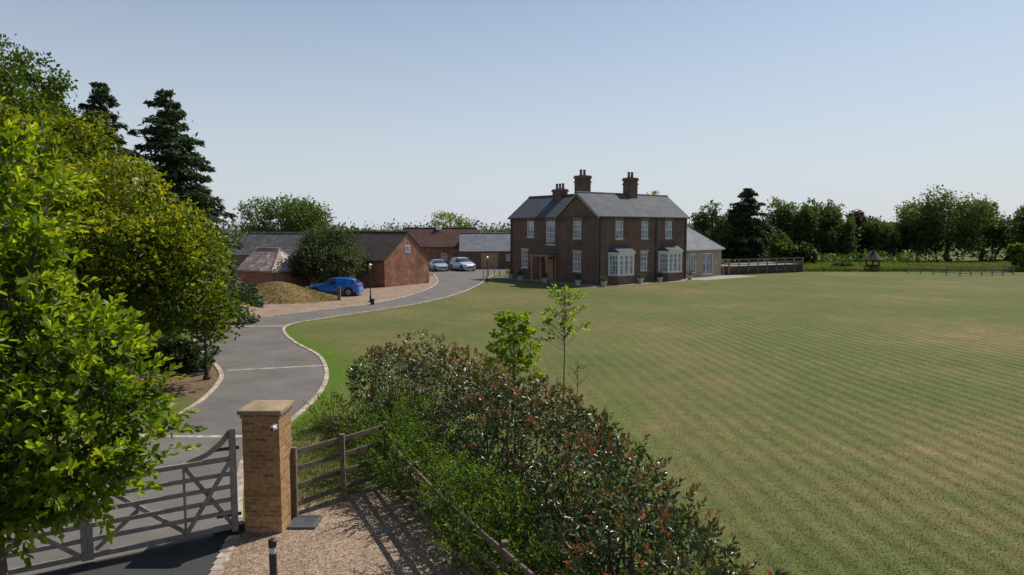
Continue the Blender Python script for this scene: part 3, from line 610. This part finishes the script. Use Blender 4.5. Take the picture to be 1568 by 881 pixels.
for c in(3.1,10.7):
    bw,bd=1.55,.95
    pts=[(c-bw,0),(c-bw+.45,-bd),(c+bw-.45,-bd),(c+bw,0)]
    for p,q in zip(pts,pts[1:]):
        f=Fr(p,q); wall(W2:=MB(),f,0,.85); W2.build('bay_base',[M_brick],H)
        f.box(ST,-.03,f.L+.03,.85,.95,-.15,.06)
        n=3 if f.L>1.5 else 1
        f.box(GL,0,f.L,.95,3.05,-.08,-.05)
        for k in range(n+1):
            u=f.L*k/n; u=min(max(u,.05),f.L-.05); f.box(FRM,u-.06,u+.06,.951,2.95,-.045,.03)
        for z,t in((1.0,.1),(2.95,.12),(2.45,.06),(1.95,.05)): f.box(FRM,.0,f.L,z-t/2,z+t/2,-.043,.024)
        for k in range(n*2):
            u=f.L*(k+.5)/(n*2) if n>1 else f.L*(k+1)/3; f.box(FRM,u-.015,u+.015,1.0,2.9,-.044,.012)
        f.box(FRM,-.05,f.L+.05,3.05,3.22,-.05,.12)
    T=[(c-bw-.2,0,3.24),(c-bw+.35,-bd-.2,3.24),(c+bw-.35,-bd-.2,3.24),(c+bw+.2,0,3.24),(c-bw+.3,0,3.85),(c+bw-.3,0,3.85)]
    rb=MB(); rb.addl(T,[(0,1,4),(1,2,5,4),(2,3,5),(0,3,2,1)]); rb.build('bay_roof',[M_slate_x],H)
PO=MB(); yc=7.6; px0=BX-1.5
for y in(yc-1.25,yc+1.25):
    PO.box((px0,y-.09,.12),(px0+.18,y+.09,2.65)); PO.box((BX-.2,y-.08,.12),(BX-.005,y+.08,2.65)); PO.box((px0+.18,y-.03,.9),(BX-.2,y+.03,1.0))
    PO.beam((px0+.09,y,2.2),(px0+.09,y-.45*np.sign(y-yc),2.62),.08,.1)
PO.box((px0-.02,yc-1.4,2.65),(BX-.005,yc+1.4,2.85)); PO.build('porch_frame',[M_oak],H,bevel=.01)
PR=MB(); PR.box((px0-.15,yc-1.55,2.853),(BX-.003,yc+1.55,2.98)); PR.build('porch_roof',[M_lead],H)
ps=MB(); ps.box((px0-.3,yc-1.6,0),(BX-.002,yc+1.6,.12)); ps.build('porch_step',[M_stone],H)
DO=MB(); fB.box(DO,lb(8.2),lb(7.0),.12,2.35,-.12,-.06); fB.box(DO,lb(8.1),lb(7.1),.3,1.1,-.058,-.04); DO.build('door',[M_oak],H)
FRM.build('window_frames',[M_white],H); GL.build('window_glass',[M_glass],H); ST.build('stone_trim',[M_cream,M_brick],H); DK.build('gutters',[M_black],H)
def chimney(x,y,z0,z1,a,b,pots=2,axis=1):
    m=MB(); m.box((x-a/2,y-b/2,z0),(x+a/2,y+b/2,z1-.75)); m.box((x-a/2-.07,y-b/2-.07,z1-.75),(x+a/2+.07,y+b/2+.07,z1-.6)); m.box((x-a/2,y-b/2,z1-.6),(x+a/2,y+b/2,z1-.3))
    m.box((x-a/2-.1,y-b/2-.1,z1-.3),(x+a/2+.1,y+b/2+.1,z1-.15)); m.box((x-a/2-.04,y-b/2-.04,z1-.15),(x+a/2+.04,y+b/2+.04,z1))
    m.build('chimney',[M_brick],H)
    p=MB()
    for k in range(pots):
        t=(k-(pots-1)/2)*.5; px,py=(x+t,y) if axis==0 else (x,y+t)
        p.tube([(px,py,z1),(px,py,z1+.12),(px,py,z1+.5),(px,py,z1+.55),(px,py,z1+.62)],[.19,.15,.13,.17,.15],10)
    p.build('chimney_pots',[M_pot],H)
chimney(2.4,4.7,7,11.1,1.2,1.2,2,0); chimney(7.8,2.95,7.5,11.0,1.1,1.1,2,0); chimney(3.1,9.0,8.0,9.9,.9,1.5,3,1)
EX=empty('garden_room_extension',(8.4,67,0),R(38))
W=MB();FR2=MB();G2=MB()
f=Fr((13.85,1.2),(22.0,1.2)); ops=[(2.0,3.4,.5,2.7),(4.6,6.6,.2,2.7)]; wall(W,f,0,3.35,ops)
for o in ops: window(FR2,G2,f,*o,cols=3,rows=1)
f=Fr((22.0,1.2),(22.0,7.2)); ops=[(1.5,4.5,.2,2.7)]; wall(W,f,0,3.35,ops); window(FR2,G2,f,*ops[0],cols=4,rows=1)
f=Fr((22.0,7.2),(13.85,7.2)); wall(W,f,0,3.35); W.build('walls',[M_brick_tan],EX); FR2.build('window_frames',[M_white],EX);G2.build('window_glass',[M_glass],EX)
Q=MB(); roof(Q,13.85,22,1.2,7.2,3.35,5.7,'x',o=.3,og=0,hip1=2.6); Q.build('roof',[M_slate_l,M_lead],EX)
Q=MB(); fx=Fr((13.85,1.2),(22.0,1.2)); fx.box(Q,0,8.4,3.1,3.3,.26,.32); Q.build('fascia',[M_white],EX)

def building(name,loc,rot,L,Wd,he,hr,wm,rm,rt,front=(),right=(),doors=(),hip0=0,hip1=0,fascia=False,o=.25):
    e=empty(name,(loc[0],loc[1],0),rot); w=MB();fm=MB();gm=MB();dm=MB()
    f=Fr((0,0),(L,0)); wall(w,f,0,he,list(front)+list(doors))
    for q in front: window(fm,gm,f,*q)
    for q in doors:
        n=max(2,int((q[1]-q[0])/.3))
        for k in range(n): f.box(dm,q[0]+(q[1]-q[0])*k/n+.005,q[0]+(q[1]-q[0])*(k+1)/n-.005,q[2],q[3],-.12,-.07)
    fr=Fr((L,0),(L,Wd)); wall(w,fr,0,he,right,gable=None if hip1 else hr)
    for q in right: window(fm,gm,fr,*q)
    wall(w,Fr((L,Wd),(0,Wd)),0,he); wall(w,Fr((0,Wd),(0,0)),0,he,gable=None if hip0 else hr)
    w.build('walls',[wm],e); r=MB(); roof(r,0,L,0,Wd,he,hr,'x',o=o,og=.08,hip0=hip0,hip1=hip1); r.build('roof',[rm,rt],e)
    if gm.n: gm.build('window_glass',[M_glass],e); fm.build('window_frames',[M_white],e)
    if dm.n: dm.build('doors',[M_oak],e)
    if fascia: q=MB(); f.box(q,-.1,L+.1,he-.2,he-.03,.2,.26); q.build('fascia',[M_white],e)
    return e
a=R(-32.7)
e=building('brick_barn',(-22.2,71.2),a,12,6.6,2.6,5.1,M_brick_red,M_tile_brown,M_tile_brown,front=[(2,3,1,2),(5,6,1,2),(8.6,9.6,1,2)])
q=MB(); fx=Fr((12,0),(12,6.6)); fx.box(q,2.95,3.65,3.2,3.95,.005,.03); q.build('gable_window',[M_white],e)
q=MB(); fx.box(q,3.02,3.58,3.27,3.88,.031,.035); q.build('gable_window_glass',[M_glass],e)
building('slate_barn',(-32.6,77.9),a,12.3,6.4,2.7,4.95,M_brick_red,M_tile_old,M_tile_old)
building('brick_shed',(-25.2,62.8),a,4.8,4.2,1.9,3.6,M_brick_red,M_tile_glare,M_tile_glare,hip1=1.6)
e=building('tiled_farmhouse',(-16.5,99),R(-6),11,6.5,3.0,5.5,M_brick_red,M_tile_red,M_tile_red,front=[(2,3,1,2),(6.3,7.2,1,2)],right=[(2,3,1,2)])
q=MB(); q.box((5,2.9,5.2),(5.7,3.6,6.1)); q.tube([(5.35,3.25,6.1),(5.35,3.25,6.5)],.15,8,1); q.build('chimney',[M_white,M_pot],e)
building('garage',(-7.2,94.5),R(4),8.5,6,2.65,4.75,M_brick,M_slate_l,M_lead,doors=[(2.9,5.3,.05,2.2)],front=[(6.4,7.2,1.1,2.0)],fascia=True)

# ------------------------------------------------------------------ terrace, patio, pots
def loc2(x,y): c,s=math.cos(R(38)),math.sin(R(38)); return (8.4+c*x-s*y,67+s*x+c*y)
sheet('patio',[loc2(*p) for p in[(-1.6,-1.5),(14,-1.5),(14,-2.4),(24,-2.4),(24,8),(14,8),(14,0.02),(0.02,0.02),(0.02,14.6),(-1.6,14.6)]],.004,M_stone)
def planter(x,y,r=.3,h=.5,lm=None):
    e=empty('plant_pot',(x,y,0)); m=MB(); m.tube([(0,0,0),(0,0,h*.9),(0,0,h*.9),(0,0,h)],[r*.7,r,r*1.1,r*1.1],14); m.build('pot',[M_potw],e)
    m=MB(); foliage(m,[((0,0,h+r*.8),(r*1.2,r*1.2,r*1.1))],50,14,.1,.08,0,shell=.3); m.build('plant',[lm or M_leaf_mid],e)
for p in[(-2.0,9.6),(-2.0,5.6),(-1.0,12.6),(-1.2,1.5),(-.4,-1.3),(5.2,-1.0),(8.2,-1.0),(13.2,-1.0)]: planter(*loc2(*p))
m=MB()
for (x,y) in[(-3.21,76.6),(-2.7,78.6),(-2.05,79.7),(-1.42,78.6),(-.68,79.7)]:
    m.tube([(x,y,0),(x,y,.85),(x,y,.95)],[.07,.07,.03],10)
m.build('driveway_bollards',[M_cream])
def retain(name,a,b,hh,h2):
    e=empty(name); m=MB(); a=np.array(a,float);b=np.array(b,float); L=np.linalg.norm(b-a);n=int(L/1.5)
    for k in range(5): m.beam((*a,.1+k*hh/5),(*b,.1+k*hh/5),.1,hh/5-.015)
    m.build('sleepers',[M_timber_dk],e); m=MB()
    for k in range(n+1):
        p=a+(b-a)*k/n; m.beam((*p,0),(*p,h2),.13,.13)
    for z in(hh+.18,(hh+h2)/2,h2-.03): m.beam((*a,z),(*b,z),.05,.1)
    m.build('railing',[M_timber_g],e)
retain('timber_terrace_wall',(26.2,82.2),(37.5,88.0),1.05,1.85); retain('timber_terrace_wall',(26.2,82.4),(24.9,86.5),1.05,1.85)
m=MB(); m.add([(26.3,82.4,1.0),(37.5,88.1,1.0),(35,93,1.0),(24.9,87.4,1.0)],[(0,1,2,3)]); m.add([(26.3,82.4,.9),(37.5,88.1,.9),(35,93,.9),(24.9,87.4,.9)],[(3,2,1,0)]); m.build('terrace_deck',[M_timber_g])
m=MB()
for k in range(7): m.tube([(20.8+k*.8,81.0+k*.25,0),(20.8+k*.8,81.0+k*.25,1.0)],.05,8)
m.beam((20.8,81.0,1.02),(25.6,82.5,1.02),.08,.08); m.build('terrace_balustrade',[M_cream])
def patio_set(x,y):
    e=empty('patio_table_set',(x,y,0),.4); m=MB(); m.box((-.9,-.45,.7),(.9,.45,.75)); 
    for i in(-.8,.8):
        for j in(-.38,.38): m.box((i-.04,j-.04,0),(i+.04,j+.04,.7))
    m.build('table',[M_oak],e); m=MB()
    for i,j,s in((-.5,-.8,-1),(.5,-.8,-1),(-.5,.8,1),(.5,.8,1)):
        m.box((i-.22,j-.22,.42),(i+.22,j+.22,.46)); m.box((i-.22,j+s*.2-.02,.46),(i+.22,j+s*.2+.02,.9))
        for u in(-.19,.19):
            for v in(-.19,.19): m.box((i+u-.02,j+v-.02,0),(i+u+.02,j+v+.02,.42))
    m.build('chairs',[M_timber],e)
patio_set(22.5,83.3)

# ------------------------------------------------------------------ lamps
def lamp(x,y,h):
    e=empty('lamp_post',(x,y,0)); m=MB()
    m.tube([(0,0,0),(0,0,.12),(0,0,.14),(0,0,.5),(0,0,.55),(0,0,h-.5),(0,0,h-.46),(0,0,h-.42)],[.13,.13,.085,.07,.045,.04,.07,.05],12); m.beam((-.2,0,h-.62),(.2,0,h-.62),.03,.03); m.build('post',[M_black],e)
    m=MB(); m.tube([(0,0,h-.42),(0,0,h-.12)],[.07,.13],4); m.build('lantern_glass',[M_lamp],e)
    m=MB(); m.tube([(0,0,h-.12),(0,0,h-.1),(0,0,h),(0,0,h+.08)],[.19,.19,.05,.01],4)
    for k in range(4):
        t=k*math.pi/2; m.tube([(.075*math.cos(t),.075*math.sin(t),h-.42),(.135*math.cos(t),.135*math.sin(t),h-.12)],.014,4)
    m.build('lantern_frame',[M_black],e)
lamp(-10.75,51.6,2.95); lamp(-11.35,25.0,2.1); lamp(-2.6,71,2.7)
m=MB(); m.box((-13.6,53.0,0),(-13.4,53.2,1.0)); m.box((-13.62,52.98,1.0),(-13.38,53.22,1.05)); m.build('wooden_post',[M_timber])
m=MB(); m.box((-10.4,49.9,0),(-10.15,50.1,.4)); m.box((-10.42,49.88,.4),(-10.13,50.12,.44)); m.build('utility_box',[M_black])

# ------------------------------------------------------------------ cars
def car(name,x,y,rot,L,Wd,Ht,pm,suv=False):
    e=empty(name,(x,y,0),rot); k=Ht/1.47
    S=[(0,.52,.54,.70,0),(.015,.66,.68,.82,0),(.06,.74,.78,.91,0),(.14,.82,.87,.97,0),(.27,.92,.97,1,0),(.30,.93,1.0,1,1),(.42,.95,1.40,1,1),(.55,.96,1.47,1,1),(.57,.96,1.47,1,0),(.72,.97,1.46,1,1),(.745,.97,1.45,1,0),(.86,.98,1.38 if not suv else 1.44,.99,1),(.90,.985,1.33 if not suv else 1.42,.98,0),(.965,.99,1.02,.94,0),(.985,.85,.87,.9,0),(1,.5,.52,.82,0)]
    V=[]
    for t,b,r,w,gl in S:
        X=L/2-t*L; hw=Wd/2*w; rw=hw*(.86 if r<b+.1 else .72)
        b*=k;r*=k;zb=.2
        half=[(0,zb),(hw*.88,zb),(hw*.98,.38),(hw,.62 if b>.7 else b*.9),(hw*.97,b),(rw,r-.04*(r>b+.1)),(rw*.6,r),(0,r+.012)]
        pts=half+[(-p,z) for p,z in half[-2:0:-1]]
        V+=[(X,p,z) for p,z in pts]
    q=len(pts); F=[];G=[]
    for i in range(len(S)-1):
        for j in range(q):
            a,b_=i*q+j,i*q+(j+1)%q; f=(a,a+q,b_+q,b_)
            side=j in(4,9); top=j in(5,6,7,8)
            g=(side and S[i][4]==1) or (top and (i in(5,) or i==12)) 
            (G if g else F).append(f)
    m=MB(); m.add(V,F,0); m.f.append((np.array(G),1)); m.f.append((np.arange(q).reshape(1,-1)[:,::-1],0)); m.f.append((np.arange(q).reshape(1,-1)+(len(S)-1)*q,0))
    o=m.build('body',[pm,M_cglass],e,smooth=True)
    es=o.modifiers.new('split','EDGE_SPLIT'); es.split_angle=R(38)
    w=MB();rr=.33 if not suv else .37
    for cx in(L/2-.17*L-.05,-L/2+.19*L):
        for s in(-1,1):
            y0=s*(Wd/2-.2);y1=s*(Wd/2+.005)
            w.tube([(cx,y0,rr+.04),(cx,y1,rr+.04)],rr+.07,22,0); w.tube([(cx,y0,rr),(cx,y1+s*.012,rr)],rr,22,0); w.tube([(cx,y1,rr),(cx,y1+s*.022,rr)],rr*.66,14,1)
            for j in range(5):
                t=j*1.2566; w.beam((cx,y1+s*.025,rr),(cx+math.cos(t)*rr*.62,y1+s*.025,rr+math.sin(t)*rr*.62),.04,.05,1)
    w.build('wheels',[M_rubber,M_steel],e)
    l=MB()
    for s in(-1,1):
        l.box((L/2-.22,s*Wd*.36-.16,.62*k),(L/2-.03,s*Wd*.36+.16,.74*k),0); l.box((-L/2+.005,s*Wd*.36-.14,.72*k),(-L/2+.14,s*Wd*.36+.14,.92*k),1)
        l.box((L*.16,s*(Wd/2+.02)-.09,.93*k),(L*.16+.1,s*(Wd/2+.02)+.09,1.06*k),3)
    l.box((L/2-.03,-.45,.45),(L/2+.02,.45,.62),2); l.box((L/2+.0,-.26,.38),(L/2+.03,.26,.48),0); l.box((-L/2-.02,-.26,.55),(-L/2+.02,.26,.66),0)
    l.box((-L*.46,-Wd*.5,.18),(L*.46,Wd*.5,.26),2)
    l.build('lights_and_trim',[M_lamp,simple('tail_light',(.3,.01,.01),.3,.1),M_black,pm],e)
car('parked_car',-14.9,57.2,R(178),4.5,1.86,1.5,paint('blue_paint',(.01,.15,.60),.2))
car('parked_car',-9.8,90.5,R(-68),4.2,1.8,1.5,paint('silver_paint',(.42,.45,.52)))
car('parked_car',-6.6,91.0,R(-60),4.7,1.95,1.75,paint('white_paint_car',(.55,.58,.62)),True)

# ------------------------------------------------------------------ mound
n=60; mm=MB(); u=np.linspace(-1,1,n); U,Vv=np.meshgrid(u,u); r2=(U**2+Vv**2)
hf=lambda U,Vv: 1.0*np.clip(1-(U**2+Vv**2)**1.3,0,1)**1.5*(1+.18*np.sin(U*5+1)+.12*np.cos(Vv*6+U*3))
z=hf(U,Vv)-.02+.03*rng.normal(size=U.shape)*(r2<.8)
i=(np.arange(n-1)[:,None]*n+np.arange(n-1)[None]).ravel()
mm.add(np.stack([(U*5.6).ravel(),(Vv*3.8).ravel(),z.ravel()],1),np.stack([i,i+1,i+n+1,i+n],1))
N=13000; a_=rng.random(N)*6.28; q=np.sqrt(rng.random(N))*.97; uu=q*np.cos(a_);vv=q*np.sin(a_)
P=np.stack([uu*5.6,vv*3.8,hf(uu,vv)+.05],1)
leaves(mm,P,.22,1,np.clip(.55+.3*np.sin(uu*7+vv*5)+rng.normal(size=N)*.3,0,1),axis=np.repeat(np.array([[0,0,1.]]),N,0),axw=1.0,aspect=.16,up=.4)
mm.build('grass_mound',[simple('mound_soil',(.26,.19,.10),.95,.45,1.6,bmp=.8,spec=.1),leafmat('straw_grass',[(0,(.14,.14,.045)),(.35,(.30,.225,.10)),(1,(.50,.38,.19))],.4,.9,(1.1,1.1,.9),.1)],None,(-19.0,54.0,0),R(-10),smooth=True)

# ------------------------------------------------------------------ middle & far trees
shrub('willow_shrub',-16.6,63.2,3.4,5.7,M_willow,1000,24,.28,14,main=.7,tv=.35)
tree('oak_tree',(-34,104),9,.5,auto_lobes((0,0,6.2),6.6,5.0,14),1100,14,.9,.42,M_leaf_mid,M_bark,tb=.5)
tree('ash_tree',(-10.6,118),8,.2,auto_lobes((0,0,6.2),3.8,2.9,9),200,12,.6,.4,M_leaf_yel,M_bark,tb=.5)
tree('ash_tree',(25,122),11,.25,auto_lobes((0,0,10.3),1.6,2.2,5),60,10,.4,.4,M_leaf_yel,M_bark,tb=.5)
def far(name,px,top,w,D,lm=M_leaf_far,tb=.5,n=420,zl=.5):
    x=(px-784)/1041*D; zt=5.6+(350-top)*D/1041; r=w/2*D/1041; rz=(zt-zl)/2
    tree(name,(x,D),zt*.75,.28,auto_lobes((0,0,zl+rz),r*1.15,rz*1.05,12,main=.65,lr=(.25,.42),lf=(.6,.8)),n,15,r*.17,.48,lm,M_bark,nl=8,tb=tb,shell=.5)
far('lime_tree',1088,310,54,112,tb=.6); far('lime_tree',1120,318,44,114)
far('poplar_tree',1190,309,56,120,tb=.65);far('poplar_tree',1222,308,54,118,tb=.55);far('poplar_tree',1258,309,60,120,tb=.6);far('poplar_tree',1280,330,44,116)
far('copper_beech_tree',1316,322,48,122,M_leaf_purple)
far('ash_tree',1345,338,54,118);far('ash_tree',1375,326,64,122,tb=.65);far('ash_tree',1402,334,54,117)
far('oak_tree',1447,286,108,116,tb=.7,n=1000);far('oak_tree',1500,318,54,118,tb=.35)
far('lime_tree',1540,330,64,122,M_leaf_purple,tb=.7);far('oak_tree',1590,305,70,112,tb=.5,n=450);far('oak_tree',1665,300,80,112);far('oak_tree',1760,300,90,115)
cedar('fir_tree',(.3425*112,112),12.2,4.8,M_needle,M_bark,28,size=.6,dens=1.1,narrow=.5)
far('hawthorn_bush',1195,358,40,100,M_leaf_mid,n=160,zl=0);far('hawthorn_bush',1225,375,40,100,M_leaf_dark,n=160,zl=0);far('hawthorn_bush',1560,372,34,90,M_hawth,n=200,zl=0)
def mass(name,pts,n,per,clr,size,lm,tb=.4):
    m=MB(); foliage(m,pts,n,per,clr,size,0,shell=.5,zmin=0,tb=tb); return m.build(name,[lm])
mass('boundary_hedge',[((x,118+rng.normal()*2,1.6+rng.random()),(3.2,2,2.6+rng.random()*1.2)) for x in np.arange(26,150,3.4)],1500,12,.9,.55,M_leaf_dark)
mass('bramble_hedge',[((x,104+rng.normal(),.7),(2.4,1.4,1.1+rng.random()*.7)) for x in np.arange(40,62,3)],260,12,.5,.35,M_leaf_mid)
mass('field_hedge',[((x,140+rng.normal()*2,.8),(4,2,1.5+rng.random()*.8)) for x in np.arange(-80,40,5)],900,10,1,.6,M_leaf_mid)
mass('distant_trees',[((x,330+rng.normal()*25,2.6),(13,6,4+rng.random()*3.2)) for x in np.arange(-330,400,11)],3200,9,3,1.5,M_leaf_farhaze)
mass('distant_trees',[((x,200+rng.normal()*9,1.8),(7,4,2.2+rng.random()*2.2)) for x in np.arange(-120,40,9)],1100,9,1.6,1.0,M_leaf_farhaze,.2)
N=24000; xx=rng.uniform(37,85,N); yy=88.5+rng.random(N)**1.5*14; m=MB()
P=np.stack([xx,yy,np.full(N,.3)],1); leaves(m,P,.75,0,np.clip(.55+.25*np.sin(xx*.7+yy)+rng.normal(size=N)*.2,0,1),axis=np.repeat(np.array([[0,0,1.]]),N,0),axw=2.5,aspect=.1,up=0)
m.build('long_grass',[leafmat('reed_grass',[(0,(.09,.12,.03)),(.5,(.14,.17,.04)),(1,(.24,.22,.09))],.3,.8,spec=.1)])
shrub('pampas_grass',44,91,1.4,1.2,M_willow,120,16,.3,4)
fence('field_fence',[(53.0,80.6),(60.5,82.2)],1.15,[.3,.7,1.05],1.4,M_timber_g); fence('field_fence',[(50,86),(53,80.6)],1.15,[.3,.7,1.05],1.4,M_timber_g)
e=empty('garden_gazebo',(47.6,90,0)); m=MB()
for k in range(6):
    t=k*math.pi/3; m.beam((.85*math.cos(t),.85*math.sin(t),0),(.85*math.cos(t),.85*math.sin(t),1.5),.12,.12)
    t2=t+math.pi/3; m.beam((.85*math.cos(t),.85*math.sin(t),.55),(.85*math.cos(t2),.85*math.sin(t2),.55),.05,.5)
m.build('frame',[M_timber_dk],e); m=MB(); m.tube([(0,0,1.45),(0,0,1.5),(0,0,2.1),(0,0,2.6),(0,0,2.9)],[1.35,1.35,.62,.18,.02],6); m.build('roof',[M_timber_dk],e)

# ------------------------------------------------------------------ light, sky, camera
az,el=R(48),R(50)
sd=np.array([math.sin(az)*math.cos(el),math.cos(az)*math.cos(el),math.sin(el)])
from mathutils import Vector
s=bpy.data.lights.new('sun','SUN'); s.energy=5.0; s.angle=R(.53); s.color=(1,.94,.85); so=bpy.data.objects.new('sun',s); scene.collection.objects.link(so)
so.rotation_euler=Vector(sd).to_track_quat('Z','Y').to_euler()
w=bpy.data.worlds.new('World'); scene.world=w; w.use_nodes=True; nt=w.node_tree
sk=nt.nodes.new('ShaderNodeTexSky'); sk.sky_type='NISHITA'; sk.sun_disc=False; sk.sun_elevation=el; sk.sun_rotation=az
sk.air_density=1.0; sk.dust_density=.7; sk.ozone_density=2.0; sk.altitude=50
gz=nd(nt,'ShaderNodeSeparateXYZ',{0:nt.nodes.new('ShaderNodeTexCoord').outputs['Generated']}).outputs[2]
hz=ramp(nt,gz,[(0,(.92,)*3),(.1,(.74,)*3),(.35,(.18,)*3),(.8,(.03,)*3)])
col=mixc(nt,hz,sk.outputs[0],(6.1,6.6,7.2))
nt.links.new(col,nt.nodes['Background'].inputs[0]); nt.nodes['Background'].inputs[1].default_value=.102
cam=bpy.data.cameras.new('camera'); co=bpy.data.objects.new('camera',cam); scene.collection.objects.link(co)
co.location=(0,0,5.6); co.rotation_euler=(R(90-4.95),0,0); cam.lens=24; cam.sensor_width=36; cam.clip_end=9000
scene.camera=co
scene.view_settings.view_transform='Standard'; scene.view_settings.look='None'; scene.view_settings.exposure=0
